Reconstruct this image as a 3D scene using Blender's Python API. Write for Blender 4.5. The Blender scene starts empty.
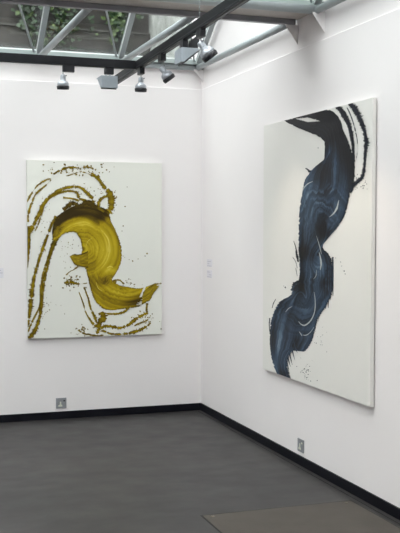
import bpy, bmesh, math, random
import numpy as np
from mathutils import Vector, Matrix

random.seed(7)
rng = np.random.default_rng(11)
S = bpy.context.scene
COL = S.collection

# ---------------------------------------------------------------- camera
F_PX = 956.39
YAW, PITCH, ROLL = 0.332772, 0.040630, 0.002067
CAM = Vector((-2.60653, -7.50638, 1.5225))
cy, sy, cp, sp = math.cos(YAW), math.sin(YAW), math.cos(PITCH), math.sin(PITCH)
fwd = Vector((sy * cp, cy * cp, -sp))
r0 = Vector((cy, -sy, 0))
u0 = r0.cross(fwd)
cr, sr = math.cos(ROLL), math.sin(ROLL)
rgt = r0 * cr + u0 * sr
upv = u0 * cr - r0 * sr
cam_d = bpy.data.cameras.new('camera')
cam = bpy.data.objects.new('camera', cam_d)
COL.objects.link(cam)
cam_d.sensor_fit = 'HORIZONTAL'
cam_d.sensor_width = 36.0
cam_d.lens = F_PX * 36.0 / 400.0
cam_d.clip_start = 0.05
cam.matrix_world = Matrix((
    (rgt.x, upv.x, -fwd.x, CAM.x), (rgt.y, upv.y, -fwd.y, CAM.y),
    (rgt.z, upv.z, -fwd.z, CAM.z), (0, 0, 0, 1)))
S.camera = cam

# ---------------------------------------------------------------- sky, light, exposure
W = bpy.data.worlds.new('overcast_sky')
S.world = W
W.use_nodes = True
wn = W.node_tree
bg = wn.nodes['Background']
tc = wn.nodes.new('ShaderNodeTexCoord')
sepw = wn.nodes.new('ShaderNodeSeparateXYZ')
rw = wn.nodes.new('ShaderNodeValToRGB')
wn.links.new(tc.outputs['Generated'], sepw.inputs[0])
wn.links.new(sepw.outputs['Z'], rw.inputs[0])
wn.links.new(rw.outputs[0], bg.inputs[0])
rw.color_ramp.elements[0].color = (0.70, 0.695, 0.71, 1)
rw.color_ramp.elements[1].color = (0.985, 0.98, 1.0, 1)
bg.inputs[1].default_value = 1.0
SKY = 6.0
bg.inputs[1].default_value = SKY
vs = S.view_settings
vs.view_transform = 'Standard'
vs.look = 'None'
vs.gamma = 1.0
vs.use_curve_mapping = False
vs.exposure = 0.62
S.cycles.max_bounces = 14
S.cycles.diffuse_bounces = 8
S.cycles.transparent_max_bounces = 16
S.cycles.caustics_reflective = False
S.cycles.caustics_refractive = False
S.cycles.use_denoising = True
S.cycles.sample_clamp_indirect = 8.0

BAY = 2.20            # pitch of the saw-tooth rooflights
NBAY = 5
SLOPE = 0.75
EAVE_Z = 2.90
RX0, RX1 = -6.0, 0.0  # room in x
RY0 = -11.0

def portal(n):
    y0 = 0.0 - BAY * n
    d = bpy.data.lights.new('skylight_portal', 'AREA')
    d.shape = 'RECTANGLE'
    d.size = 5.9
    d.size_y = 1.75
    d.cycles.is_portal = True
    o = bpy.data.objects.new('skylight_portal', d)
    COL.objects.link(o)
    o.location = (-3.0, y0 - 0.93, 2.895)

# ---------------------------------------------------------------- helpers
def lin(c):
    return tuple(((v / 255.0) / 12.92 if v / 255.0 <= 0.04045 else ((v / 255.0 + 0.055) / 1.055) ** 2.4) for v in c)

def mat(name, rgb, rough=0.6, metal=0.0, noise=0.0, nscale=6.0, bump=0.0, bscale=80.0, spec=0.5, coat=0.0):
    """Procedural material: base colour modulated by noise, optional bump. rgb is linear."""
    m = bpy.data.materials.new(name)
    m.use_nodes = True
    nt = m.node_tree
    b = nt.nodes['Principled BSDF']
    b.inputs['Roughness'].default_value = rough
    b.inputs['Metallic'].default_value = metal
    b.inputs['Specular IOR Level'].default_value = spec
    b.inputs['Coat Weight'].default_value = coat
    co = nt.nodes.new('ShaderNodeTexCoord')
    nz = nt.nodes.new('ShaderNodeTexNoise')
    nz.inputs['Scale'].default_value = nscale
    nz.inputs['Detail'].default_value = 4
    nt.links.new(co.outputs['Object'], nz.inputs['Vector'])
    rp = nt.nodes.new('ShaderNodeValToRGB')
    k = noise
    rp.color_ramp.elements[0].position = 0.3
    rp.color_ramp.elements[1].position = 0.7
    rp.color_ramp.elements[0].color = tuple(min(1, v * (1 - k)) for v in rgb) + (1,)
    rp.color_ramp.elements[1].color = tuple(min(1, v * (1 + k)) for v in rgb) + (1,)
    nt.links.new(nz.outputs['Fac'], rp.inputs[0])
    nt.links.new(rp.outputs[0], b.inputs['Base Color'])
    if bump:
        nb = nt.nodes.new('ShaderNodeTexNoise')
        nb.inputs['Scale'].default_value = bscale
        nt.links.new(co.outputs['Object'], nb.inputs['Vector'])
        bp = nt.nodes.new('ShaderNodeBump')
        bp.inputs['Strength'].default_value = bump
        bp.inputs['Distance'].default_value = 0.002
        nt.links.new(nb.outputs['Fac'], bp.inputs['Height'])
        nt.links.new(bp.outputs[0], b.inputs['Normal'])
    return m

M = {}
M['wall'] = mat('white_emulsion', (0.79, 0.752, 0.75), 0.75, noise=0.012, nscale=1.5, bump=0.08, bscale=60, spec=0.2)
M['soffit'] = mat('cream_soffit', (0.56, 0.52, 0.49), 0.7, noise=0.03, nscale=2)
M['base'] = mat('black_skirting', (0.004, 0.004, 0.007), 0.5, noise=0.2, nscale=8, spec=0.15)
M['steel'] = mat('grey_painted_steel', (0.34, 0.37, 0.38), 0.35, noise=0.05, nscale=9)
M['steel_dark'] = mat('dark_grey_painted_steel', (0.24, 0.235, 0.255), 0.45, noise=0.05, nscale=9)
M['glaze_bar'] = mat('glazing_bar_grey_green', (0.36, 0.41, 0.40), 0.4, noise=0.05, nscale=9)
M['white_bar'] = mat('white_bar', (0.86, 0.88, 0.88), 0.4, noise=0.03, nscale=9)
M['track'] = mat('black_track', (0.016, 0.016, 0.019), 0.5, noise=0.15, nscale=20, spec=0.2)
M['track_side'] = mat('charcoal_track', (0.014, 0.015, 0.017), 0.5, noise=0.1, nscale=20, spec=0.25)
M['chrome'] = mat('satin_aluminium', (0.46, 0.48, 0.52), 0.38, metal=0.8, noise=0.05, nscale=30)
M['lamp_grey'] = mat('silver_grey_paint', (0.36, 0.40, 0.44), 0.45, noise=0.04, nscale=30)
M['black'] = mat('black_plastic', (0.012, 0.012, 0.016), 0.4, noise=0.1, nscale=30)
M['socket'] = mat('brushed_steel_plate', (0.24, 0.245, 0.26), 0.5, noise=0.08, nscale=60)
M['insert'] = mat('pale_plastic', (0.60, 0.61, 0.52), 0.5, noise=0.03, nscale=60)
M['card'] = mat('label_card', (0.70, 0.67, 0.71), 0.6, noise=0.02, nscale=30)
M['ink'] = mat('label_grey_ink', (0.50, 0.47, 0.52), 0.6, noise=0.05, nscale=30)
M['canvas_l'] = mat('canvas_cool_white', (0.73, 0.725, 0.67), 0.55, noise=0.012, nscale=3, bump=0.15, bscale=400, spec=0.3)
M['canvas_r'] = mat('canvas_warm_white', (0.72, 0.70, 0.665), 0.5, noise=0.012, nscale=3, bump=0.15, bscale=400, spec=0.35)
M['pine'] = mat('pine_batten', (0.45, 0.36, 0.24), 0.7, noise=0.15, nscale=20)
M['leaf'] = mat('ivy_leaf', (0.014, 0.034, 0.010), 0.5, noise=0.6, nscale=14)
M['leaf_light'] = mat('ivy_leaf_light', (0.05, 0.085, 0.018), 0.5, noise=0.4, nscale=14)
M['screw'] = mat('dull_brass_screw', (0.10, 0.08, 0.05), 0.4, metal=0.6, noise=0.1, nscale=90)
M['hatch'] = mat('hatch_board', (0.060, 0.051, 0.043), 0.6, noise=0.12, nscale=7, bump=0.2, bscale=40, spec=0.2)
M['gap'] = mat('hatch_gap', (0.008, 0.008, 0.008), 0.9, noise=0.1, nscale=9)

def floor_mat():
    m = bpy.data.materials.new('dark_screed_floor')
    m.use_nodes = True
    nt = m.node_tree
    b = nt.nodes['Principled BSDF']
    co = nt.nodes.new('ShaderNodeTexCoord')
    mp = nt.nodes.new('ShaderNodeMapping')
    mp.inputs['Scale'].default_value = (1.0, 1.3, 1)
    nt.links.new(co.outputs['Object'], mp.inputs[0])
    n1 = nt.nodes.new('ShaderNodeTexNoise')
    n1.inputs['Scale'].default_value = 1.6
    n1.inputs['Detail'].default_value = 9
    n1.inputs['Roughness'].default_value = 0.62
    nt.links.new(mp.outputs[0], n1.inputs['Vector'])
    rp = nt.nodes.new('ShaderNodeValToRGB')
    rp.color_ramp.elements[0].position = 0.33
    rp.color_ramp.elements[1].position = 0.70
    rp.color_ramp.elements[0].color = (0.0185, 0.0168, 0.0165, 1)
    rp.color_ramp.elements[1].color = (0.033, 0.0300, 0.0292, 1)
    nt.links.new(n1.outputs['Fac'], rp.inputs[0])
    nt.links.new(rp.outputs[0], b.inputs['Base Color'])
    n2 = nt.nodes.new('ShaderNodeTexNoise')
    n2.inputs['Scale'].default_value = 5
    n2.inputs['Detail'].default_value = 6
    nt.links.new(mp.outputs[0], n2.inputs['Vector'])
    mr = nt.nodes.new('ShaderNodeMapRange')
    mr.inputs['To Min'].default_value = 0.36
    mr.inputs['To Max'].default_value = 0.56
    nt.links.new(n2.outputs['Fac'], mr.inputs['Value'])
    nt.links.new(mr.outputs[0], b.inputs['Roughness'])
    b.inputs['Specular IOR Level'].default_value = 0.35
    bp = nt.nodes.new('ShaderNodeBump')
    bp.inputs['Strength'].default_value = 0.08
    bp.inputs['Distance'].default_value = 0.004
    nt.links.new(n2.outputs['Fac'], bp.inputs['Height'])
    nt.links.new(bp.outputs[0], b.inputs['Normal'])
    return m
M['floor'] = floor_mat()

def brick_mat():
    m = bpy.data.materials.new('weathered_render_wall')
    m.use_nodes = True
    nt = m.node_tree
    b = nt.nodes['Principled BSDF']
    b.inputs['Roughness'].default_value = 0.9
    co = nt.nodes.new('ShaderNodeTexCoord')
    mp = nt.nodes.new('ShaderNodeMapping')
    mp.inputs['Scale'].default_value = (3.0, 1, 1.0)
    nt.links.new(co.outputs['Object'], mp.inputs[0])
    n1 = nt.nodes.new('ShaderNodeTexNoise')
    n1.inputs['Scale'].default_value = 2.0
    n1.inputs['Detail'].default_value = 6
    nt.links.new(mp.outputs[0], n1.inputs['Vector'])
    rp = nt.nodes.new('ShaderNodeValToRGB')
    rp.color_ramp.elements[0].position = 0.3
    rp.color_ramp.elements[1].position = 0.72
    rp.color_ramp.elements[0].color = (0.022, 0.021, 0.019, 1)
    rp.color_ramp.elements[1].color = (0.056, 0.050, 0.045, 1)
    nt.links.new(n1.outputs['Fac'], rp.inputs[0])
    nt.links.new(rp.outputs[0], b.inputs['Base Color'])
    return m
M['outer'] = brick_mat()

def glass_mat():
    m = bpy.data.materials.new('roof_glass')
    m.use_nodes = True
    nt = m.node_tree
    for n in list(nt.nodes):
        nt.nodes.remove(n)
    out = nt.nodes.new('ShaderNodeOutputMaterial')
    tr = nt.nodes.new('ShaderNodeBsdfTransparent')
    tr.inputs[0].default_value = (0.80, 0.83, 0.82, 1)
    gl = nt.nodes.new('ShaderNodeBsdfGlossy')
    gl.inputs['Roughness'].default_value = 0.02
    fr = nt.nodes.new('ShaderNodeFresnel')
    geo = nt.nodes.new('ShaderNodeNewGeometry')
    ior = nt.nodes.new('ShaderNodeMapRange')       # same reflectance on both faces of the thin pane
    ior.inputs['To Min'].default_value = 1.45
    ior.inputs['To Max'].default_value = 1 / 1.45
    nt.links.new(geo.outputs['Backfacing'], ior.inputs['Value'])
    nt.links.new(ior.outputs[0], fr.inputs[0])
    mx = nt.nodes.new('ShaderNodeMixShader')
    nt.links.new(fr.outputs[0], mx.inputs[0])
    nt.links.new(tr.outputs[0], mx.inputs[1])
    nt.links.new(gl.outputs[0], mx.inputs[2])
    nt.links.new(mx.outputs[0], out.inputs[0])
    return m
M['glass'] = glass_mat()

def lens_mat():
    m = bpy.data.materials.new('lit_lamp_face')
    m.use_nodes = True
    b = m.node_tree.nodes['Principled BSDF']
    b.inputs['Base Color'].default_value = (0.9, 0.85, 0.7, 1)
    b.inputs['Emission Color'].default_value = (1, 0.82, 0.55, 1)
    b.inputs['Emission Strength'].default_value = 3.0
    return m
M['lens'] = lens_mat()

def vc_mat(name, rough=0.32):
    m = bpy.data.materials.new(name)
    m.use_nodes = True
    nt = m.node_tree
    b = nt.nodes['Principled BSDF']
    a = nt.nodes.new('ShaderNodeVertexColor')
    a.layer_name = 'pigment'
    nt.links.new(a.outputs[0], b.inputs['Base Color'])
    b.inputs['Roughness'].default_value = rough
    b.inputs['Specular IOR Level'].default_value = 0.16
    return m
M['paint'] = vc_mat('poured_oil_paint', 0.42)

def link(name, bm, m, parent=None, smooth=False):
    me = bpy.data.meshes.new(name)
    bm.normal_update()
    bm.to_mesh(me)
    bm.free()
    mats = m if isinstance(m, (list, tuple)) else [m]
    for x in mats:
        me.materials.append(x)
    if smooth:
        for p in me.polygons:
            p.use_smooth = True
    o = bpy.data.objects.new(name, me)
    COL.objects.link(o)
    if parent:
        o.parent = parent
    return o

def box(bm, x0, x1, y0, y1, z0, z1, bev=0.0, mi=0):
    r = bmesh.ops.create_cube(bm, size=1)
    vs_ = r['verts']
    bmesh.ops.scale(bm, vec=(x1 - x0, y1 - y0, z1 - z0), verts=vs_)
    bmesh.ops.translate(bm, vec=((x0 + x1) / 2, (y0 + y1) / 2, (z0 + z1) / 2), verts=vs_)
    fs = {f for v in vs_ for f in v.link_faces}
    for f in fs:
        f.material_index = mi
    if bev:
        es = list({e for v in vs_ for e in v.link_edges})
        bmesh.ops.bevel(bm, geom=es, offset=bev, segments=2, affect='EDGES', profile=0.7)

def B(*a, **k):
    bm = bmesh.new()
    box(bm, *a, **k)
    return bm

def frame_of(d):
    d = Vector(d).normalized()
    a = Vector((0, 0, 1)) if abs(d.z) < 0.9 else Vector((1, 0, 0))
    s = d.cross(a).normalized()
    return d, s, s.cross(d).normalized()

def tube(bm, p, q, r, seg=20, r2=None, caps=True):
    p, q = Vector(p), Vector(q)
    d, s, t = frame_of(q - p)
    r2 = r if r2 is None else r2
    A, Bv = [], []
    for i in range(seg):
        a = 2 * math.pi * i / seg
        v = s * math.cos(a) + t * math.sin(a)
        A.append(bm.verts.new(p + v * r))
        Bv.append(bm.verts.new(q + v * r2))
    for i in range(seg):
        j = (i + 1) % seg
        f = bm.faces.new((A[i], A[j], Bv[j], Bv[i]))
        f.smooth = True
    if caps:
        bm.faces.new(A[::-1])
        bm.faces.new(Bv)

def bar(bm, p, q, w, h, up=(0, 0, 1), mi=0):
    """rectangular bar from p to q, w across, h in the direction nearest 'up'"""
    p, q = Vector(p), Vector(q)
    d = (q - p).normalized()
    s = d.cross(Vector(up)).normalized()
    t = s.cross(d).normalized()
    c = [(-1, -1), (1, -1), (1, 1), (-1, 1)]
    A = [bm.verts.new(p + s * (a * w / 2) + t * (b * h / 2)) for a, b in c]
    Bv = [bm.verts.new(q + s * (a * w / 2) + t * (b * h / 2)) for a, b in c]
    fs = [bm.faces.new((A[i], A[(i + 1) % 4], Bv[(i + 1) % 4], Bv[i])) for i in range(4)]
    fs += [bm.faces.new(A[::-1]), bm.faces.new(Bv)]
    for f in fs:
        f.material_index = mi
    bmesh.ops.recalc_face_normals(bm, faces=fs)

def lathe(bm, prof, seg=28, origin=(0, 0, 0), axis=(0, 0, 1)):
    o = Vector(origin)
    d, s, t = frame_of(axis)
    rings = []
    for r, h in prof:
        rings.append([bm.verts.new(o + d * h + (s * math.cos(2 * math.pi * i / seg) + t * math.sin(2 * math.pi * i / seg)) * max(r, 1e-5)) for i in range(seg)])
    fs = []
    for a, b in zip(rings, rings[1:]):
        for i in range(seg):
            j = (i + 1) % seg
            fs.append(bm.faces.new((a[i], a[j], b[j], b[i])))
    for f in fs:
        f.smooth = True
    fs.append(bm.faces.new(rings[0][::-1]))
    fs.append(bm.faces.new(rings[-1]))
    bmesh.ops.recalc_face_normals(bm, faces=fs)

def prism(bm, pts, ext, mi=0):
    ext = Vector(ext)
    A = [bm.verts.new(Vector(p)) for p in pts]
    Bv = [bm.verts.new(Vector(p) + ext) for p in pts]
    n = len(pts)
    fs = [bm.faces.new(A), bm.faces.new(Bv[::-1])]
    fs += [bm.faces.new((A[i], Bv[i], Bv[(i + 1) % n], A[(i + 1) % n])) for i in range(n)]
    for f in fs:
        f.material_index = mi
    bmesh.ops.recalc_face_normals(bm, faces=fs)

def tag(o, label, cat, group=None, kind=None):
    o['label'] = label
    o['category'] = cat
    if group:
        o['group'] = group
    if kind:
        o['kind'] = kind
    return o

def struct(o):
    o['kind'] = 'structure'
    return o

def thing(name, loc, label, cat, group=None):
    o = bpy.data.objects.new(name, None)
    o.empty_display_size = 0.1
    o.location = loc
    COL.objects.link(o)
    return tag(o, label, cat, group)

def ray(px, py):
    return fwd + rgt * ((px - 200) / F_PX) - upv * ((py - 266.5) / F_PX)

# ---------------------------------------------------------------- room shell
LEDGE = 2.663
TOPZ = 5.2
struct(link('floor', B(RX0, 0.12, RY0, 0.14, -0.1, 0), M['floor']))

# back wall: lined lower face, set-back upper face above the ledge
bm = bmesh.new()
box(bm, RX0 - .2, 0.0, 0.0, 0.30, 0, LEDGE, bev=0)
for e in [e for e in bm.edges if all(abs(v.co.z - LEDGE) < 1e-4 and abs(v.co.y) < 1e-4 for v in e.verts)]:
    bmesh.ops.bevel(bm, geom=[e], offset=0.004, segments=1, affect='EDGES')
box(bm, RX0 - .2, 0.02, 0.065, 0.30, LEDGE - .05, 2.866)
struct(link('wall_back', bm, M['wall']))

bm = bmesh.new()
box(bm, 0.0, 0.30, RY0, 0.30, 0, LEDGE)
for e in [e for e in bm.edges if all(abs(v.co.z - LEDGE) < 1e-4 and abs(v.co.x) < 1e-4 for v in e.verts)]:
    bmesh.ops.bevel(bm, geom=[e], offset=0.004, segments=1, affect='EDGES')
box(bm, 0.02, 0.30, RY0, 0.32, LEDGE - .05, TOPZ)
struct(link('wall_right', bm, M['wall']))
struct(link('wall_left', B(RX0 - .2, RX0, RY0, 0, 0, TOPZ), M['wall']))  # left and front walls: unseen, invented to shape the daylight
struct(link('wall_front', B(RX0 - .2, 0.3, RY0 - .2, RY0, 0, TOPZ), M['wall']))

def skirt(name, pts):
    bm = bmesh.new()
    for (x0, x1, y0, y1) in pts:
        box(bm, x0, x1, y0, y1, 0.0, 0.0595, bev=0.002)
    struct(link(name, bm, M['base']))
skirt('baseboard_back', [(RX0, 0, -0.012, 0)])
skirt('baseboard_right', [(-0.012, 0, RY0, -0.012)])

# seam strip in the floor along the right wall
bm = bmesh.new()
box(bm, -0.046, -0.042, RY0, -0.05, -0.001, 0.0012)
struct(link('trim_1', bm, M['gap']))

# ---------------------------------------------------------------- roof: saw-tooth bays
BEAM_Y = -1.813          # far edge of the flat strip between two rooflights
TUBE_B = -2.20
def roof_pt(y, lift=0.0, n=0):
    return (y - BAY * n, EAVE_Z - SLOPE * y + lift)

ridge_y = BEAM_Y - 0.02
for n in range(NBAY):  # bays past the first are unseen, invented to set the daylight
    w = bpy.data.objects.new('window_%d' % (n + 1), None)
    COL.objects.link(w)
    struct(w)
    dy = -BAY * n
    ze = EAVE_Z - SLOPE * ridge_y
    # sloping pane
    bm = bmesh.new()
    prism(bm, [(RX0, 0.03 + dy, EAVE_Z + 0.02 - SLOPE * .03), (0.02, 0.03 + dy, EAVE_Z + 0.02 - SLOPE * .03),
               (0.02, ridge_y + dy, ze + 0.02), (RX0, ridge_y + dy, ze + 0.02)], (0, 0, 0.006))
    link('pane', bm, M['glass'], w)
    # sill bar with its white capping
    bm = bmesh.new()
    box(bm, RX0, 0.02, -0.012 + dy, 0.05 + dy, 2.862, 2.893)
    link('window_sill', bm, M['glaze_bar'], w)
    bm = bmesh.new()
    box(bm, RX0, 0.02, 0.0 + dy, 0.04 + dy, 2.893, 2.906)
    link('sill_cap', bm, M['white_bar'], w)
    # rafters in the slope
    for k in range(9):
        x = -0.03 - 0.657 * k
        bm = bmesh.new()
        bar(bm, (x, 0.0 + dy, EAVE_Z - 0.012), (x, ridge_y + dy, ze - 0.012), 0.040, 0.042, up=(0, 0, 1))
        r = link('rafter', bm, M['steel'], w)
        bm = bmesh.new()
        bar(bm, (x - 0.022, 0.0 + dy, EAVE_Z - 0.034), (x - 0.022, ridge_y + dy, ze - 0.034), 0.005, 0.006)
        link('glazing_bead', bm, M['white_bar'], r)
    # diagonal brace rods lying in the slope, one in every rafter field
    for k in range(9):
        x = -0.03 - 0.657 * k
        bm = bmesh.new()
        tube(bm, (x - 0.035, 0.0 + dy, EAVE_Z - 0.02), (x - 0.475, -0.95 + dy, EAVE_Z + 0.95 * SLOPE - 0.02), 0.008, 10)
        link('brace_rod', bm, M['steel'], w)
    # low upright board; unseen glass above it, added to brighten the walls
    bm = bmesh.new()
    box(bm, RX0, 0.02, ridge_y - 0.03 + dy, ridge_y + dy, 2.870, 3.0)
    link('upstand', bm, M['wall'], w)
    bm = bmesh.new()
    box(bm, RX0, 0.02, ridge_y - 0.02 + dy, ridge_y - .014 + dy, 3.0, ze + 0.02)
    link('pane', bm, M['glass'], w)

# flat strips between the rooflights
bm = bmesh.new()
for n in range(NBAY):
    box(bm, RX0, 0.02, TUBE_B - BAY * n + 0.0, BEAM_Y - BAY * n, 2.862, 2.890)
box(bm, RX0, 0.02, RY0, TUBE_B - BAY * (NBAY - 1), 2.862, 2.890)
struct(link('ceiling', bm, M['soffit']))

# steel of the roof
for n in range(NBAY):
    dy = -BAY * n
    o = link('steel_beam', B(RX0, -0.001, BEAM_Y - 0.03 + dy, BEAM_Y + 0.012 + dy, 2.828, 2.862, bev=0.003), M['steel_dark'])
    if n == 0:
        tag(o, 'dark grey flat steel beam across the roof, in front of the ivy window', 'beam')
        beamA = o
    else:
        tag(o, 'grey steel roof beam overhead behind the viewpoint', 'beam', 'overhead roof beams out of view')
bm = bmesh.new(); tube(bm, (RX0, 0.030, 2.840), (0.018, 0.030, 2.840), 0.0235)
tag(link('steel_tube', bm, M['steel']), 'grey steel tube running level along the top of the back wall, behind the lamps', 'roof tube')
bm = bmesh.new(); tube(bm, (RX0, TUBE_B, 2.842), (-0.002, TUBE_B, 2.842), 0.026)
tag(link('steel_tube', bm, M['steel']), 'grey steel tube crossing the frame top right, parallel to the dark beam', 'roof tube')
desc = {0: 'grey steel tube slanting along the top of the right wall from the room corner',
        1: 'grey steel tube slanting behind the black track, middle one of three',
        2: 'grey steel tube with bright edge rising from the left lamp window sill'}
for k in range(9):
    x = -0.030 - 0.657 * k
    for n in range(2):
        bm = bmesh.new()
        ya = 0.0 if n == 0 else TUBE_B
        yb = BEAM_Y + 0.012 if n == 0 else BEAM_Y - BAY
        rr = 0.0235
        tube(bm, (x, ya, 2.840), (x, yb, 2.840), rr)
        if n == 1 and k > 0:
            bm.free(); continue
        if n == 0 and k > 3:
            bm.free(); continue
        o = link('steel_tube', bm, M['steel'])
        if n == 0 and k < 3:
            tag(o, desc[k], 'roof tube')
        elif n == 1:
            tag(o, 'grey steel tube running off the top edge above the right wall', 'roof tube')
        else:
            tag(o, 'grey steel roof tube above and left of the frame', 'roof tube')
# white triangular gusset plates on the right wall
def gusset(y, w, h, label):
    bm = bmesh.new()
    prism(bm, [(0.02, y, 2.828), (0.02 - w, y, 2.828), (0.02, y, 2.828 - h)], (0, 0.008, 0))
    tag(link('gusset_plate', bm, M['wall']), label, 'bracket', 'white gusset plates under the roof steel')
gusset(-1.83, 0.09, 0.125, 'white triangular plate under the right end of the dark beam')
gusset(-2.22, 0.09, 0.125, 'white triangular plate under the tube at the top of the right wall')
gusset(0.012, 0.09, 0.105, 'white triangular plate in the room corner under the roof tube')

# ---------------------------------------------------------------- outside: neighbouring wall and ivy
OY = 1.60
bm = bmesh.new()
box(bm, RX0 - 3, 0.02, OY, OY + .3, 0.0, 3.42)
box(bm, RX0 - 3, 0.02, OY + 0.06, OY + .3, 3.42, 6.2)
o = link('wall_outside', bm, M['outer']); struct(o)
o = link('wall_outside_flank', B(0.02, 0.30, 0.32, OY + .3, 0.0, 6.2), mat('pale_weathered_render', (0.30, 0.31, 0.29), 0.85, noise=0.35, nscale=7)); struct(o)
bm = bmesh.new()
box(bm, RX0 - 3, 0.0, OY - 0.02, OY + 0.06, 3.405, 3.425)
o = link('trim_2', bm, mat('coping_stone', (0.055, 0.052, 0.048), 0.8, noise=0.2, nscale=5)); struct(o)

def leaf(bm, c, s, n, mi):
    d, a, b = frame_of(n)
    rot = random.uniform(0, 6.28)
    a, b = a * math.cos(rot) + b * math.sin(rot), b * math.cos(rot) - a * math.sin(rot)
    sh = [(0, -1), (.75, -.7), (1, 0), (.45, .15), (.35, 1), (0, .75), (-.45, .95), (-.5, .2), (-1, .1), (-.7, -.7)]
    vs_ = [bm.verts.new(Vector(c) + a * (p * s) + b * (q * s) + d * (0.15 * s * (abs(p) - .4))) for p, q in sh]
    f = bm.faces.new(vs_)
    f.material_index = mi
def ivy(name, label, x0, x1, z0, z1, count, strands, size=0.03, light=0.25):
    t = thing(name, ((x0 + x1) / 2, OY - 0.03, z0), label, 'ivy')
    off = Vector(t.location)
    bm = bmesh.new()
    for s in range(strands):
        x = random.uniform(x0, x1)
        top = z1 + random.uniform(-.05, .05)
        bot = z0 + (top - z0) * random.random() ** 1.6
        p = Vector((x, OY - 0.03, top)); sm = bmesh.new()
        for i in range(max(2, count // strands)):
            q = Vector((p.x + random.gauss(0, .018), OY - 0.03 + random.uniform(-.02, .02), p.z - (top - bot) / max(2, count // strands)))
            bar(sm, p - off, q - off, .004, .004, up=(0.3, 1, 0))
            for _ in range(2):
                leaf(bm, q + Vector((random.gauss(0, .03), -random.uniform(.005, .05), random.gauss(0, .02))) - off,
                     size * random.uniform(.5, 1.2), (random.gauss(0, .5), -1, random.uniform(0, .9)), 1 if random.random() < light else 0)
            p = q
        link('stem', sm, M['outer'], t)
    link('leaves', bm, [M['leaf'], M['leaf_light']], t)
ivy('hanging_ivy', 'small tuft of ivy at the top left of the window', -1.75, -1.45, 3.62, 3.75, 40, 8, .022, .5)
ivy('hanging_ivy', 'dark green ivy spread over the wall behind the glass, middle of window', -1.30, -0.62, 3.26, 3.80, 250, 28, .024, .12)
ivy('hanging_ivy', 'bright green ivy trails hanging at the right end of the window', -0.48, -0.06, 3.28, 3.85, 150, 12, .028, .5)

# ---------------------------------------------------------------- floor hatch
hx0, hx1, hy1, hy0 = -0.960, -0.084, -2.790, -4.6
h = thing('floor_hatch', ((hx0 + hx1) / 2, (hy0 + hy1) / 2, 0), 'brown-grey rectangular hatch cover let into the dark floor by the right wall', 'floor hatch')
c = Vector(h.location)
link('rim', B(hx0 - .008 - c.x, hx1 + .008 - c.x, hy0 - .010 - c.y, hy1 + .012 - c.y, -0.002, 0.0010), M['gap'], h)
link('panel', B(hx0 - c.x, hx1 - c.x, hy0 - c.y, hy1 - c.y, 0.0, 0.0030, bev=.001), M['hatch'], h)
for sx_, sy_ in ((hx0 + .045, hy1 - .035), (hx1 - .045, hy1 - .035), (hx0 + .045, hy0 + .035), (hx1 - .045, hy0 + .035)):
    bm = bmesh.new(); lathe(bm, [(.010, 0), (.010, .0042), (.007, .005)], 16, (sx_ - c.x, sy_ - c.y, 0))
    link('screw', bm, M['screw'], h)

# ---------------------------------------------------------------- wall sockets
def socket(loc, rz, w, hgt, label, sw):
    t = thing('wall_socket', loc, label, 'socket')
    t.rotation_euler = (0, 0, rz)
    # local: x across, -y out of the wall, z up
    link('face_plate', B(-w / 2, w / 2, -0.007, 0, -hgt / 2, hgt / 2, bev=.002), M['socket'], t)
    bm = bmesh.new()
    prism(bm, [(-.024, -.0070, -.026), (.008, -.0070, -.026), (.008, -.0070, -.016), (-.001, -.0070, -.010), (-.001, -.0070, .012),
               (-.012, -.0070, .012), (-.012, -.0070, -.010), (-.024, -.0070, -.016)], (0, -.0025, 0))
    link('plug_inlet', bm, M['insert'], t)
    link('rocker_switch', B(.016, .030, -.011, -.006, .014, .024, bev=.001), M['black'] if sw else M['insert'], t)
socket((-1.179, 0, 0.1255), 0, .083, .083, 'square steel socket low on the back wall with a pale T-shaped inlet', True)
socket((0, -1.964, 0.126), -math.pi / 2, .088, .083, 'steel socket with white rocker low on the right wall below the blue painting', False)

# ---------------------------------------------------------------- wall captions
def caption(loc, rz, w, hgt, label, rows):
    t = thing('wall_label', loc, label, 'label')
    t.rotation_euler = (0, 0, rz)
    link('card', B(-w / 2, w / 2, -.003, 0, -hgt / 2, hgt / 2), M['card'], t)
    bm = bmesh.new()
    for (a, b, z) in rows:
        box(bm, a * w, b * w, -.0036, -.0029, z * hgt - .003, z * hgt + .003)
    link('printed_line', bm, M['ink'], t)
caption((-1.657, 0, 1.168), 0, .062, .078, 'small lilac caption card at the left edge of the frame on the back wall', [(-.1, .4, 0.0), (-.4, .2, .25)])
caption((0, -.207, 1.236), -math.pi / 2, .120, .062, 'upper of two small pale captions on the right wall near the corner', [(-.4, .3, .2), (-.35, .0, -.1), (-.4, .4, -.38)])
caption((0, -.207, 1.147), -math.pi / 2, .120, .062, 'lower of two small pale captions on the right wall near the corner', [(-.4, .1, .25), (-.1, .4, -.1), (-.4, .4, -.38)])

# ---------------------------------------------------------------- lighting tracks and lamps
TZ0, TZ1 = 2.568, 2.622
T1Y = -1.345
JX = -0.900
# straight run parallel to the back wall
t = thing('lighting_track', (-2.0, T1Y, TZ0), 'black lighting track running level across the top left, parallel to the back wall', 'lighting track')
o = Vector(t.location)
bm = bmesh.new()
box(bm, -3.6 - o.x, JX - .033 - o.x, -.018, .018, 0, TZ1 - TZ0, bev=.002)
link('rail', bm, M['track'], t)
bm = bmesh.new(); box(bm, -3.6 - o.x, JX - .034 - o.x, -.006, .006, -.003, .001)
link('conductor_slot', bm, M['black'], t)
for x in (-3.3, -2.2):
    bm = bmesh.new(); tube(bm, (x - o.x, 0, .05), (x - o.x, 0, 2.88 - TZ0), .0015, 6)
    link('suspension_wire', bm, M['steel'], t)
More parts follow.
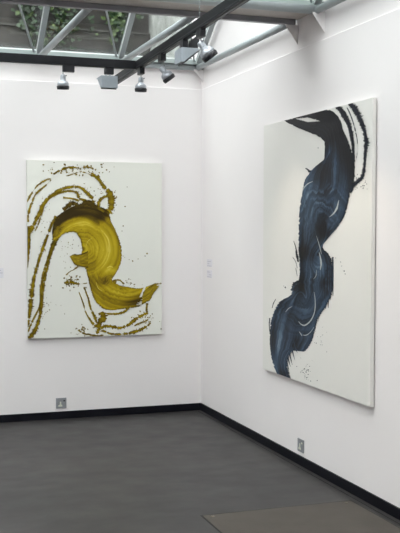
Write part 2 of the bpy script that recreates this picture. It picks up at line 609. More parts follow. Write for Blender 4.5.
# run towards the viewer
P0 = Vector((-0.893, -0.62, 0)); P1 = Vector((-0.955, -3.30, 0))
d2 = (P1 - P0).normalized()
P1 = P0 + d2 * 4.2
n2 = Vector((-d2.y, d2.x, 0))
t = thing('lighting_track', (P0.x, P0.y, TZ0), 'black lighting track slanting up out of the frame top, carrying four lamps', 'lighting track')
bm = bmesh.new()
L2 = (P1 - P0).length
hh = (TZ1 - TZ0)
bar(bm, Vector((0, 0, hh / 2)), d2 * L2 + Vector((0, 0, hh / 2)), .036, hh)
link('rail', bm, M['track_side'], t)
bm = bmesh.new(); bar(bm, Vector((0, 0, -.001)), d2 * L2 + Vector((0, 0, -.001)), .012, .004)
link('conductor_slot', bm, M['black'], t)
bm = bmesh.new(); bar(bm, Vector((0, 0, .012)) - n2 * .0, d2 * L2 + Vector((0, 0, .012)), .038, .004)
link('side_groove', bm, M['black'], t)
for s_ in (2.05, 2.6):
    pb = d2 * s_
    bm = bmesh.new(); tube(bm, pb + Vector((0, 0, .05)), pb + Vector((0, 0, 2.862 - TZ0)), .0018, 6)
    link('suspension_wire', bm, M['steel'], t)

def at_z(px, py, z):
    d = ray(px, py); k = (z - CAM.z) / d.z
    return CAM + d * k
def on_track2(px):
    # point on the second track's centre line seen at column px
    best = None
    for i in range(400):
        p = P0 + d2 * (L2 * i / 399) + Vector((0, 0, TZ0))
        v = p - CAM
        x = 200 + F_PX * v.dot(rgt) / v.dot(fwd)
        if best is None or abs(x - px) < best[0]:
            best = (abs(x - px), p)
    return best[1]
def on_track1(px):
    d = ray(px, 68); k = (T1Y - CAM.y) / d.y
    p = CAM + d * k
    return Vector((p.x, T1Y, TZ0))

def adapter(t, along, length=.075, shift=0.0):
    bm = bmesh.new()
    a = Vector(along)
    bar(bm, a * (-length / 2 + shift) + Vector((0, 0, -.022)), a * (length / 2 + shift) + Vector((0, 0, -.022)), .032, .044)
    bmesh.ops.bevel(bm, geom=list(bm.edges), offset=.002, segments=1, affect='EDGES')
    link('track_adapter', bm, M['black'], t)

def spot(p, label, aim, along, shift=0.0, power=6.0, s=1.0, drop=.072):
    t = thing('spotlight', p, label, 'spotlight', 'small silver spotlights on the tracks')
    adapter(t, along, shift=shift)
    aim = Vector(aim).normalized()
    bm = bmesh.new()
    tube(bm, (0, 0, -.04), (0, 0, -drop), .0035, 10)
    link('stem', bm, M['steel'], t)
    piv = Vector((0, 0, -drop))
    bm = bmesh.new()
    lathe(bm, [(.006, -.012 * s), (.013 * s, -.010 * s), (.0165 * s, -.004 * s), (.0165 * s, .026 * s), (.020 * s, .028 * s), (.029 * s, .034 * s),
               (.035 * s, .043 * s), (.037 * s, .052 * s), (.036 * s, .060 * s), (.031 * s, .062 * s)], 32, piv, aim)
    bo = link('lamp_body', bm, M['chrome'], t)
    bm = bmesh.new()
    for q in (-.002, .006, .014):
        lathe(bm, [(.0165 * s, q * s), (.0185 * s, q * s + .001), (.0185 * s, q * s + .003), (.0165 * s, q * s + .004)], 32, piv, aim)
    link('cooling_fin', bm, M['chrome'], bo)
    bm = bmesh.new()
    lathe(bm, [(.033 * s, .058 * s), (.037 * s, .060 * s), (.041 * s, .066 * s), (.038 * s, .084 * s), (.030 * s, .084 * s), (.028 * s, .070 * s)], 32, piv, aim)
    link('rim', bm, M['black'], t)
    bm = bmesh.new()
    lathe(bm, [(.026 * s, .066 * s), (.026 * s, .0685 * s)], 24, piv, aim)
    link('lens', bm, M['lens'], t)
    # small locking lever
    sd = aim.cross(Vector((0, 1, 0))).normalized()
    bm = bmesh.new(); tube(bm, piv + sd * .010, piv + sd * .024 - aim * .006, .003, 8)
    link('locking_knob', bm, M['black'], t)
    ld = bpy.data.lights.new('spotlight_beam', 'SPOT')
    ld.energy = power; ld.color = (1, .84, .62); ld.spot_size = math.radians(50); ld.spot_blend = .8; ld.shadow_soft_size = .025
    lo = bpy.data.objects.new('spotlight_beam', ld)
    COL.objects.link(lo)
    lo.parent = t
    lo.location = piv + aim * (.092 * s)
    lo.rotation_euler = aim.to_track_quat('-Z', 'Y').to_euler()
    return t

AX = (1, 0, 0)
AD = tuple(d2)
SP = 8.0
p = on_track1(63.0)
spot(p, 'silver spotlight pointing straight down, leftmost, on the level track', (0.02, 0.10, -1), AX, shift=.035, power=SP)
p = on_track2(141.0)
spot(p, 'silver spotlight pointing straight down where the two tracks meet', (0.0, 0.08, -1), AD, power=SP)
p = on_track2(162.0)
spot(p, 'silver spotlight tilted to the right between the junction and grey wall washer', (0.62, 0.0, -.80), AD, power=SP, drop=.085)
p = on_track2(201.0)
spot(p, 'silver spotlight highest on the slanting track, tilted towards the right wall', (0.60, -.1, -.80), AD, power=SP * 1.4, s=1.12, drop=.075)

# wall washers: wedge-shaped housings, mouth slanting down towards the wall
def washer(p, label, rz, sx=1.0, shift=0.0, along=AX):
    t = thing('wall_washer', p, label, 'wall washer', 'grey wedge-shaped wall washers on the tracks')
    adapter(t, along, .06, shift)
    R = Matrix.Rotation(rz, 3, 'Z')
    def T(q): return R @ Vector(q)
    # local: x across the width, +y towards the lit wall
    w = .125 * sx
    dz = .020 if along != AX else 0.014; kd = .80 if along != AX else .9
    bm = bmesh.new()
    z0, z1 = -.150 + dz, -.072 + dz
    prism(bm, [T((-w / 2, -.045 * kd, z1)), T((-w / 2, .085 * kd, z1)), T((-w / 2, .085 * kd, z1 - .008)), T((-w / 2, -.025 * kd, z0)), T((-w / 2, -.045 * kd, z0))], T((w, 0, 0)))
    bmesh.ops.bevel(bm, geom=list(bm.edges), offset=.0015, segments=1, affect='EDGES')
    link('housing', bm, M['lamp_grey'], t)
    bm = bmesh.new()
    prism(bm, [T((-w / 2 + .004, -.022 * kd, z0 - .001)), T((-w / 2 + .004, .086 * kd, z1 - .010)), T((-w / 2 + .004, .088 * kd, z1 - .014)), T((-w / 2 + .004, -.020 * kd, z0 - .007))], T((w - .008, 0, 0)))
    link('glass_mouth', bm, M['black'], t)
    for sx_ in (-.013, .013):
        bm = bmesh.new()
        tube(bm, T((sx_, 0, -.04)), T((sx_, 0, z1 + .001)), .0045, 10)
        link('hanger', bm, M['lamp_grey'], t)
    bm = bmesh.new()
    prism(bm, [T((-w / 2 - .018, .02, z1 - .015)), T((-w / 2, .0, z1 - .001)), T((-w / 2, .0, z1 - .004)), T((-w / 2 - .016, .02, z1 - .018))], T((0, .006, 0)))
    link('side_flap', bm, M['lamp_grey'], t)
    return t
p = on_track1(108.0)
washer(p, 'grey box-shaped wall washer on the level track above the yellow painting', 0.0, sx=.88, shift=.006)
p = on_track2(184.0)
t = washer(p, 'grey wedge-shaped wall washer on the slanting track, between two spotlights', -math.pi / 2 , along=AD)
bm = bmesh.new()
prism(bm, [(.024, -.01, -.055), (.036, -.01, 0), (.094, -.01, .042), (.076, -.01, -.055)], (0, .03, 0))
link('barn_door', bm, M['black'], t)

# ---------------------------------------------------------------- paintings
def smooth_noise(shape_u, shape_v, nu, nv, seed):
    """smooth 2-D noise sampled on a nu x nv grid from a shape_u x shape_v lattice"""
    g = np.random.default_rng(seed).random((shape_u + 2, shape_v + 2))
    u = np.linspace(0, shape_u, nu)[:, None]; v = np.linspace(0, shape_v, nv)[None, :]
    iu = np.floor(u).astype(int); iv = np.floor(v).astype(int)
    fu = u - iu; fv = v - iv
    fu = fu * fu * (3 - 2 * fu); fv = fv * fv * (3 - 2 * fv)
    iu = np.minimum(iu, shape_u); iv = np.minimum(iv, shape_v)
    a = g[iu, iv]; b = g[iu + 1, iv]; c_ = g[iu, iv + 1]; d = g[iu + 1, iv + 1]
    return (a * (1 - fu) + b * fu) * (1 - fv) + (c_ * (1 - fu) + d * fu) * fv

def catmull(P, n):
    P = np.array(P, float)
    # parametrise uniformly by index
    t = np.linspace(0, len(P) - 1, n)
    i = np.minimum(np.floor(t).astype(int), len(P) - 2)
    f = (t - i)[:, None]
    Q = np.vstack([2 * P[0] - P[1], P, 2 * P[-1] - P[-2]])
    p0, p1, p2, p3 = Q[i], Q[i + 1], Q[i + 2], Q[i + 3]
    return 0.5 * ((2 * p1) + (-p0 + p2) * f + (2 * p0 - 5 * p1 + 4 * p2 - p3) * f ** 2 + (-p0 + 3 * p1 - 3 * p2 + p3) * f ** 3)

def ramp(stops, t):
    xs = [s[0] for s in stops]
    cs = np.array([lin(s[1]) for s in stops])
    t = np.clip(t, 0, 1)
    return np.stack([np.interp(t, xs, cs[:, k]) for k in range(3)], -1)

class Painting:
    """Canvas face with its own 2-D coordinates; traced points are read on the canvas plane itself."""
    def __init__(self, axis, val, root, stops):
        self.axis, self.val, self.root, self.stops = axis, val, root, stops
        self.loc = Vector(root.location)
        self.fat = 1.0
    def P(self, px, py, lift):
        d = ray(px, py)
        k = (self.val - CAM[self.axis]) / d[self.axis]
        p = CAM + d * k
        p[self.axis] -= lift
        return p - self.loc
    def clampP(self, px, py, lift):
        p = self.P(px, py, lift)
        a = 1 - self.axis
        p[a] = min(max(p[a], self.lo[0]), self.hi[0])
        p[2] = min(max(p[2], self.lo[1]), self.hi[1])
        return p
    def mesh(self, name, verts, faces, cols, parent=None, relief=None):
        me = bpy.data.meshes.new(name)
        me.from_pydata([tuple(v) for v in verts], [], faces)
        ca = me.color_attributes.new('pigment', 'FLOAT_COLOR', 'POINT')
        flat = np.ones((len(verts), 4)); flat[:, :3] = cols
        ca.data.foreach_set('color', flat.ravel())
        me.materials.append(M['paint'])
        for p in me.polygons:
            p.use_smooth = True
        o = bpy.data.objects.new(name, me)
        COL.objects.link(o)
        o.parent = parent or self.root
        # face outward
        n = sum((p.normal for p in me.polygons), Vector())
        if n[self.axis] > 0:
            me.flip_normals()
        return o
    def warp(self, G, U, V, twists, sx):
        """stroke coordinates of every vertex after twisting the flow round a few whorls"""
        X = G[..., 0] * sx; Y = G[..., 1].copy()
        X = X.copy()
        for cx, cy_, r, ang in twists:
            dx = X - cx * sx; dy = Y - cy_
            a = ang * np.exp(-(dx * dx + dy * dy) / (r * r))
            c_, s_ = np.cos(a), np.sin(a)
            X, Y = cx * sx + dx * c_ - dy * s_, cy_ + dx * s_ + dy * c_
        ku, kv = 4, 5
        gx = G[::ku, ::kv, 0] * sx; gy = G[::ku, ::kv, 1]
        Uc = U[::ku, ::kv]; Vc = V[::ku, ::kv]
        xu, xv = np.gradient(gx); yu, yv = np.gradient(gy)
        du = Uc[1, 0] - Uc[0, 0]; dv = Vc[0, 1] - Vc[0, 0]
        det = xu * yv - xv * yu
        det = np.where(np.abs(det) < 1e-3, 1e-3, det)
        fx, fy = gx.ravel(), gy.ravel()
        P_ = np.stack([X.ravel(), Y.ravel()], 1)
        idx = np.empty(len(P_), int)
        for k in range(0, len(P_), 4000):
            q = P_[k:k + 4000]
            idx[k:k + 4000] = ((q[:, :1] - fx[None]) ** 2 + (q[:, 1:] - fy[None]) ** 2).argmin(1)
        ex = P_[:, 0] - fx[idx]; ey = P_[:, 1] - fy[idx]
        D = det.ravel()[idx]
        iu = (ex * yv.ravel()[idx] - ey * xv.ravel()[idx]) / D
        iv = (-ex * yu.ravel()[idx] + ey * xu.ravel()[idx]) / D
        U2 = Uc.ravel()[idx] + np.clip(iu, -1, 1) * du
        V2 = Vc.ravel()[idx] + np.clip(iv, -1, 1) * dv
        return np.clip(U2, 0, 1).reshape(U.shape), np.clip(V2, 0, 1).reshape(U.shape)
    def sweep(self, name, Lp, Rp, nu, nv, tone, seed, lift=0.0015, rag=0.6, end_rag=0.06, start_rag=0.0,
              sv=26, su=5, cut=None, relief=.0012, twists=(), sx=1.0):
        """brush mark between two matched edges; bristle streaks follow the stroke"""
        L = catmull(Lp, nu); R = catmull(Rp, nu)
        w = np.linalg.norm(R - L, axis=1)[:, None] + 1e-6
        d = (R - L) / w
        rs = np.random.default_rng(seed)
        L = L + d * ((rs.random((nu, 1)) ** 3) * rag * 1.6 - rag * .4) * np.where(rs.random((nu, 1)) > .5, 1, -.6)
        R = R - d * ((rs.random((nu, 1)) ** 3) * rag * 1.6 - rag * .4) * np.where(rs.random((nu, 1)) > .5, 1, -.6)
        v = np.linspace(0, 1, nv)
        G = L[:, None, :] * (1 - v)[None, :, None] + R[:, None, :] * v[None, :, None]
        # fine wobble so the streaks are not perfectly regular
        st = (0.5 * smooth_noise(su, sv, nu, nv, seed + 1) + 0.3 * smooth_noise(su * 2, sv * 2, nu, nv, seed + 2)
              + 0.2 * smooth_noise(su * 2, sv * 5, nu, nv, seed + 3))
        U = np.linspace(0, 1, nu)[:, None] * np.ones((1, nv)); V = np.ones((nu, 1)) * v[None, :]
        if twists:
            big = 4
            N = (0.40 * smooth_noise(su, sv, nu * 2, nv * big, seed + 1) + 0.32 * smooth_noise(su, sv * 3, nu * 2, nv * big, seed + 2)
                 + 0.28 * smooth_noise(su * 2, sv * 7, nu * 2, nv * big, seed + 3))
            U2, V2 = self.warp(G, U, V, twists, sx)
            fv_ = V2 * (nv * big - 1); j0 = np.minimum(fv_.astype(int), nv * big - 2); fr_ = fv_ - j0
            i0 = (U2 * (nu * 2 - 1)).astype(int)
            st = N[i0, j0] * (1 - fr_) + N[i0, j0 + 1] * fr_
        t = tone(U, V, G[..., 0], G[..., 1], st)
        cols = ramp(self.stops, t).reshape(-1, 3)
        verts = []
        for i in range(nu):
            for j in range(nv):
                verts.append(self.clampP(G[i, j, 0], G[i, j, 1], lift + relief * st[i, j]))
        mask = np.ones((nu, nv), bool)
        e = smooth_noise(2, int(nv * .6), nu, nv, seed + 7)[0][None, :] * np.ones((nu, 1))
        if end_rag:
            mask &= U < 1 - end_rag * e * 1.6
        if start_rag:
            mask &= U > start_rag * e * 1.6
        if cut is not None:
            mask &= ~cut(U, V, G[..., 0], G[..., 1], st)
        faces = []
        for i in range(nu - 1):
            for j in range(nv - 1):
                if mask[i, j] and mask[i + 1, j] and mask[i, j + 1] and mask[i + 1, j + 1]:
                    faces.append((i * nv + j, (i + 1) * nv + j, (i + 1) * nv + j + 1, i * nv + j + 1))
        return self.mesh(name, verts, faces, cols)
    def begin(self, name='paint_trail'):
        self.v, self.f, self.c = [], [], []
        self.tname = name
    def trail(self, pts, widths, t=.3, tv=.12, rag=.5, gaps=0.0, n=None, lift=.0022, spikes=.0):
        keep = (self.v, self.f, self.c)
        self.v, self.f, self.c = [], [], []
        widths = [w_ * self.fat for w_ in widths]
        pts = np.array(pts, float)
        ln = np.linalg.norm(np.diff(pts, axis=0), axis=1).sum()
        n = n or max(8, int(ln * 2.2))
        C = catmull(pts, n)
        W_ = np.interp(np.linspace(0, 1, n), np.linspace(0, 1, len(widths)), widths)
        T = np.gradient(C, axis=0); T /= np.linalg.norm(T, axis=1)[:, None] + 1e-9
        N = np.stack([-T[:, 1], T[:, 0]], 1)
        rl = 1 + rag * (rng.random(n) - .5) * 1.6; rr = 1 + rag * (rng.random(n) - .5) * 1.6
        if spikes:
            k = rng.random(n) < .14
            rr = rr + k * rng.random(n) * spikes
            k = rng.random(n) < .10
            rl = rl + k * rng.random(n) * spikes
        if gaps:
            gn = smooth_noise(max(2, n // 4), 1, n, 2, int(rng.integers(1e6)))[:, 0]
            W_ = W_ * np.clip((gn - gaps * .55) / .12, 0.12, 1)
            gaps = 0
        a = C + N * (W_ / 2 * rl)[:, None]; b = C - N * (W_ / 2 * rr)[:, None]
        base = len(self.v)
        tt = np.clip(t + tv * (smooth_noise(max(2, n // 5), 1, n, 2, int(rng.integers(1e6)))[:, 0] - .5) * 2, 0, 1)
        for i in range(n):
            for q, dt in ((a[i], -.10), (C[i], .10), (b[i], -.08)):
                self.v.append(self.clampP(q[0], q[1], lift)); self.c.append(ramp(self.stops, tt[i] + dt))
        gapn = smooth_noise(max(2, n // 3), 1, n, 2, int(rng.integers(1e6)))[:, 0]
        for i in range(n - 1):
            if gaps and gapn[i] < gaps:
                continue
            k = base + 3 * i
            self.f.append((k, k + 3, k + 4, k + 1)); self.f.append((k + 1, k + 4, k + 5, k + 2))
        self.mesh(self.tname, self.v, self.f, np.array(self.c))
        self.v, self.f, self.c = keep
    def dot(self, x, y, r, t=.3, lift=.0022, asp=1.0, ang=0.0):
        base = len(self.v); m = 7
        col = ramp(self.stops, np.array(t + random.uniform(-.1, .1)))
        for i in range(m):
            a = 6.283 * i / m
            q = r * random.uniform(.7, 1.25)
            ex, ey = q * math.cos(a) * asp, q * math.sin(a)
            self.v.append(self.clampP(x + ex * math.cos(ang) - ey * math.sin(ang), y + ex * math.sin(ang) + ey * math.cos(ang), lift))
            self.c.append(col)
        self.f.append(tuple(range(base, base + m)))
    def spray(self, cx, cy_, rx, ry, n, r0, r1, t=.3):
        for _ in range(n):
            self.dot(cx + random.gauss(0, rx), cy_ + random.gauss(0, ry), random.uniform(r0, r1), t, asp=random.uniform(1, 1.8), ang=random.uniform(0, 3))
    def end(self, name):
        if self.f:
            o = self.mesh(name, self.v, self.f, np.array(self.c))
            o['kind'] = 'stuff'
            return o

def panel(root, axis, val, a0, a1, z0, z1, m):
    loc = Vector(root.location)
    def bx(name, i, f0, f1, m_, bev):
        lo, hi = a0 + i, a1 - i
        if axis == 1:
            o = link(name, B(lo - loc.x, hi - loc.x, -f1 - loc.y, -f0 - loc.y, z0 + i - loc.z, z1 - i - loc.z, bev=bev), m_, root)
        else:
            o = link(name, B(-f1 - loc.x, -f0 - loc.x, lo - loc.y, hi - loc.y, z0 + i - loc.z, z1 - i - loc.z, bev=bev), m_, root)
        return o
    bx('canvas', 0, .007, .030, m, .0015)
    bx('stretcher', .03, .0015, .0072, M['pine'], 0)

def rings(r, seed, k=1.0):
    g = np.random.default_rng(seed)
    xs = np.arange(0, 200)
    a = np.interp(r * k * .55, xs, g.random(200)); b = np.interp(r * k * 1.5, xs, g.random(200))
    return .6 * a + .4 * b

def blob(X, Y, cx, cy_, rx, ry=None, ang=0.0):
    ry = ry or rx
    dx, dy = X - cx, Y - cy_
    c_, s_ = math.cos(ang), math.sin(ang)
    a = (dx * c_ + dy * s_) / rx; b = (-dx * s_ + dy * c_) / ry
    return np.exp(-(a * a + b * b))

# ---- yellow painting on the back wall
root = thing('painting', (-0.90, -.0015, 0.65), 'white canvas with a swirling olive-yellow brushstroke and splashes, on the back wall', 'painting')
panel(root, 1, 0, -1.446, -0.353, 0.6505, 2.0445, M['canvas_l'])
YEL = [(0, (50, 38, 8)), (.2, (80, 63, 10)), (.4, (120, 99, 14)), (.6, (158, 136, 18)), (.8, (188, 166, 36)), (1, (212, 192, 84))]
A = Painting(1, -.030, root, YEL)
A.lo = (-1.4455 - A.loc.x, .652 - A.loc.z); A.hi = (-.3535 - A.loc.x, 2.043 - A.loc.z)
def cv(pts):
    return [(15 + x / 2.5, 150 + y / 2.5) for x, y in pts]
outer = cv([(92, 205), (100, 172), (128, 150), (160, 136), (200, 138), (232, 152), (240, 178), (256, 212), (266, 248), (264, 283), (252, 308), (243, 326), (262, 338), (288, 343), (312, 346), (338, 338), (352, 334)])
inner = cv([(95, 226), (108, 222), (120, 211), (140, 205), (153, 208), (162, 222), (166, 236), (168, 250), (163, 266), (166, 282), (178, 302), (184, 328), (190, 352), (204, 382), (232, 400), (285, 395), (330, 388)])
def toneA(U, V, X, Y, st):
    r1 = np.hypot(X - 83, Y - 249) + (st - .5) * 3; r2 = np.hypot(X - 127, (Y - 257) * .95) + (st - .5) * 3
    w = 1 / (1 + np.exp((Y - 275 + (X - 95) * .2) / 2.5))
    k = .78 * (1 - .9 * blob(X, Y, 107, 280, 8))
    st = (1 - k) * st + k * (w * rings(r1, 3) + (1 - w) * rings(r2, 8))
    t = .60 + (st - .5) * .75
    # V=0 outer edge
    t -= .46 * np.clip((.36 - U) / .06, 0, 1) * np.clip((.50 + .25 * (st - .5) - V) / .10, 0, 1)
    t -= .40 * blob(X, Y, 56, 222, 7, 10)
    t -= .30 * blob(X, Y, 66, 214, 14, 8)
    t -= .22 * blob(X, Y, 104, 216, 8, 7)
    t += .15 * blob(X, Y, 84, 224, 14, 6)
    t += .16 * blob(X, Y, 100, 250, 18, 14)
    t -= .30 * blob(X, Y, 104, 281, 9, 5)
    t -= .15 * blob(X, Y, 92, 270, 6, 14)
    t -= .28 * blob(X, Y, 142, 300, 9, 6)
    t -= .20 * blob(X, Y, 134, 303, 12, 4)
    t += .25 * blob(X, Y, 110, 270, 5, 3)
    t -= .22 * np.clip(1 - V / .05, 0, 1) + .25 * np.clip((V - .93) / .07, 0, 1)
    # long bright bristle lines
    return t
def cutA(U, V, X, Y, st):
    return (np.abs((X - 141) - (296 - Y) * .42) < .8) & (Y < 297)
A.sweep('brush_stroke', outer, inner, 420, 110, toneA, 5, rag=.9, end_rag=.03, sv=16, su=6, cut=cutA,
        twists=((106, 282, 11, 2.6), (90, 252, 14, .9), (74, 219, 8, .8)))
# tip finger and inner knob
def toneK(U, V, X, Y, st):
    return .48 + (st - .5) * .7 - .35 * np.clip(1 - V / .12, 0, 1) - .3 * np.clip((V - .85) / .15, 0, 1)
A.sweep('brush_stroke', [(143, 292), (149, 287), (154, 283.6), (158, 283.3), (161.6, 283.5)], [(141.5, 305), (150, 300), (153, 294), (157, 289), (160.5, 286)], 60, 30, toneK, 15, rag=.6, end_rag=.2, lift=.0018)
A.sweep('brush_stroke', [(69.5, 256.5), (74, 254), (79, 254.5), (88, 251)], [(71, 259), (74.5, 264.5), (80, 266.5), (88, 268)], 50, 30, toneK, 16, rag=.4, end_rag=.0, lift=.0026)

A.begin()
A.fat = 1.25
# long arching trails on the left
A.trail([(27, 202), (30, 196), (37, 186), (46, 180), (51, 179)], [1.2, 1.6, 1.2, 1.6, 1.0], .38, gaps=.25, spikes=1)
A.trail([(27, 222), (29, 211), (32, 202), (35, 195), (40, 190), (45, 186), (51, 180)], [2.2, 2.2, 1.6, 1.8, 1.4, 1.4, .8], .38, gaps=.15, spikes=1)
A.trail([(27.6, 234), (33, 226), (38, 216), (42, 207), (46, 200), (52, 195), (62, 189), (72, 187), (80, 187.5), (86, 192), (91, 197), (94, 203)], [3.4, 3.6, 2.6, 3.0, 2.4, 2.6, 2.6, 2.0, 1.8, 2.8, 2.6, 2.4], .38, gaps=.05, spikes=1.2)
A.trail([(44, 205), (50, 198), (57, 194), (63, 192), (70, 191), (77, 193), (80, 199), (90, 200)], [1.2, 1.8, 1.4, 1.8, 1.6, 2.2, 2.2, 1.4], .36, gaps=.1, spikes=1)
A.trail([(63, 197.6), (68, 198), (74, 199), (79, 201)], [1.8, 1.2, 1.6, 2.0], .42)
A.trail([(44, 205), (42, 212), (39, 222), (35, 231)], [1.2, 1.6, 1.2, 1.0], .4, gaps=.25)
A.trail([(28.5, 226), (28.3, 236), (28.6, 246), (27.8, 258), (27.4, 268)], [2.6, 3.2, 3.0, 2.0, .8], .3, spikes=.5)
A.trail([(56, 216), (51, 226), (47, 237), (42, 250), (38, 263), (35, 273), (33, 284), (31.5, 297), (30, 309), (29, 318), (27.4, 327)], [2.0, 2.4, 2.2, 2.6, 2.0, 2.6, 3.0, 4.2, 3.0, 2.4, 1.6], .32, gaps=.03, spikes=1.2)
A.trail([(58, 226), (55, 240), (51, 252), (48, 264), (45, 277), (43, 290), (41.6, 303), (40, 315), (36, 328), (31, 336), (28, 338.4)], [4.5, 5.0, 3.0, 2.2, 2.0, 2.0, 2.8, 2.4, 3.2, 3.6, 2.0], .30, gaps=.02, spikes=1.0)
A.trail([(56, 240), (51, 250), (47, 261), (43, 275), (41, 290), (40.6, 303), (37, 312), (32, 322), (28, 332)], [2.0, 1.8, 1.4, 2.0, 2.2, 2.0, 1.4, 1.6, 1.2], .33, gaps=.05, spikes=.8)
# beaded arch above
for pts, wd in ((([(53, 174), (61, 170), (70, 167), (78, 168), (88, 167), (96, 170)]), [.8, 1.8, .8, 1.2, .9, 1.4]),
                (([(66, 176), (73, 174), (80, 172), (86, 173), (93, 176), (100, 177)]), [.7, .8, .8, 1.1, 1.6, 1.2])):
    A.trail(pts, wd, .36, gaps=.42, spikes=1)
A.trail([(92, 173), (96, 177), (100, 181), (104, 187), (109, 192), (111.5, 199), (111, 207), (108, 213)], [1.6, 2.4, 2.6, 3.2, 5.0, 5.4, 5.0, 5.0], .40, gaps=.06, spikes=.8)
A.trail([(110, 196), (105, 196.5), (100.5, 199.5), (98.5, 204), (99.5, 209), (104, 212)], [2.0, 2.0, 2.4, 2.6, 2.6, 2.6], .36)
A.trail([(63, 210), (69, 205), (74, 203.5), (80, 206), (86, 202.5), (92, 204), (97, 208)], [3, 4, 3, 3, 3.5, 4, 3], .06, spikes=1.5)
# lower splashes
A.trail([(79, 292), (83, 303), (86, 313), (91, 321), (96, 327)], [.7, 1.2, 1.0, 1.8, 2.6], .38, gaps=.25)
A.trail([(84, 287), (88, 298), (90, 307), (94, 316), (97, 323)], [1.4, 1.2, 1.4, 1.8, 2.2], .38, gaps=.15)
A.trail([(88, 296), (90, 304), (93, 312), (97, 318)], [.8, .9, 1.0, .8], .4, gaps=.3)
A.trail([(101, 312), (103, 317), (100, 322), (97.5, 328)], [4.5, 5.5, 4.5, 3.0], .34, spikes=.6)
A.trail([(97, 331), (101, 328), (106, 326), (114, 327), (120, 328), (126, 326), (131, 323), (135, 319.5), (141, 316), (148, 312.5)], [2.6, 2.4, 2.2, 2.4, 1.8, 2.0, 3.0, 3.4, 2.0, 1.6], .38, gaps=.04, spikes=1.3)
A.trail([(96, 333), (103, 331), (110, 333.4), (118, 334.4), (126, 333.6), (134, 332), (140, 330), (147, 326), (151, 322.6)], [2.2, 1.6, 1.4, 2.0, 1.8, 2.8, 2.2, 1.8, 1.2], .36, gaps=.16, spikes=1.2)
A.trail([(78, 330), (84, 333.5), (90, 334.6), (97, 336), (104, 335)], [1.2, 1.6, 1.2, 1.6, 1.0], .36, gaps=.25, spikes=1)
A.trail([(103, 313), (112, 314), (121, 313), (126, 310.5), (129, 306)], [1.2, 1.4, 1.8, 2.0, 2.0], .36)
A.trail([(147, 303), (146.5, 308), (147, 312)], [1.8, 1.4, 1.8], .34)
A.trail([(134, 326), (140, 323), (146, 321), (150, 317)], [1.2, 1.6, 1.0, .9], .38, gaps=.2)
A.trail([(66, 275), (70, 271.5), (76, 268.5), (81, 265)], [1.1, .6, .5, .4], .34)
A.trail([(73, 270), (78, 266), (82, 264)], [.6, .6, .4], .34)
A.trail([(64, 283), (69, 282), (74, 283), (80, 284), (87, 283)], [1.8, 3.0, 2.2, .9, .8], .32, gaps=.15, spikes=1.5)
A.trail([(124, 284), (119, 280), (113, 281), (116, 283)], [1.2, 1.0, 1.4, 2], .4, gaps=.2, spikes=1)
for x, y, r in ((123, 256, .5), (124.6, 257.4, .4), (129, 259.5, .5), (132.5, 261, .7), (138, 259, .5), (145, 256, .6), (147, 253.6, .9), (127, 187, .5), (125, 206.5, .7),
                (123, 226, .7), (122, 231, .5), (54, 162.5, .6), (103, 163.5, .5), (114, 167, .4), (64.5, 314, .5), (160.6, 283.5, .8), (161, 329, .7), (54.5, 173.5, 1.2), (52, 168, .5), (91, 166, .9), (88.5, 171.5, .7)):
    A.dot(x, y, r, .32)
A.spray(76, 170, 14, 2.6, 70, .3, 1.0, .36)
A.spray(92, 191, 8, 4, 26, .2, .5, .36)
A.spray(72, 283, 5, 4, 40, .25, .8, .3)
A.spray(70, 252, 9, 10, 34, .2, .5, .34)
A.spray(84, 331, 6, 3, 26, .25, .8, .34)
A.spray(128, 283, 5, 3, 24, .2, .6, .38)
A.spray(114, 200, 1.5, 6, 20, .2, .6, .36)
A.spray(43, 215, 4, 12, 26, .2, .45, .36)
A.spray(46, 290, 4, 22, 30, .2, .5, .34)
A.spray(145, 318, 6, 6, 26, .25, .7, .36)
A.spray(50, 307, 5, 4, 8, .2, .4, .36)
A.end('paint_splatter')

# ---- blue-black painting on the right wall
root = thing('painting', (-.0015, -2.14, 0.54), 'tall white canvas with a twisting blue-black brushstroke, on the right wall', 'painting')
panel(root, 0, 0, -2.900, -1.390, 0.5435, 2.2255, M['canvas_r'])
BLU = [(0, (8, 9, 16)), (.25, (20, 26, 38)), (.45, (38, 52, 70)), (.65, (58, 78, 98)), (.85, (92, 112, 130)), (1, (196, 198, 192))]
Bp = Painting(0, -.030, root, BLU)
Bp.lo = (-2.899 - Bp.loc.y, .545 - Bp.loc.z); Bp.hi = (-1.391 - Bp.loc.y, 2.224 - Bp.loc.z)
Lb = [(285, 121), (297.5, 127.5), (310, 132.5), (319, 136.5), (324.5, 142), (325, 152.5), (323.5, 162), (317.5, 165), (311, 171.5), (305, 181), (302, 196), (300, 210), (299, 228), (299, 247), (299.6, 262), (300, 274), (297.5, 283), (293, 286), (291, 295), (281, 301), (276, 308), (272.5, 317), (270.5, 327), (270, 337), (270.3, 347), (272, 357), (275, 368), (279, 377)]
Rb = [(284.5, 120), (295, 117.5), (310, 112.5), (327, 110), (335, 113), (340.5, 120), (344, 131), (348.5, 141), (352, 152), (355, 165), (354, 181), (350, 195), (345.5, 214), (338, 227), (328.5, 238), (323, 247), (330, 256), (333, 272), (333, 289), (328.5, 302), (323, 311), (317.5, 320), (315, 331), (311, 343), (304, 351.5), (296.5, 348), (288, 361), (292, 382)]
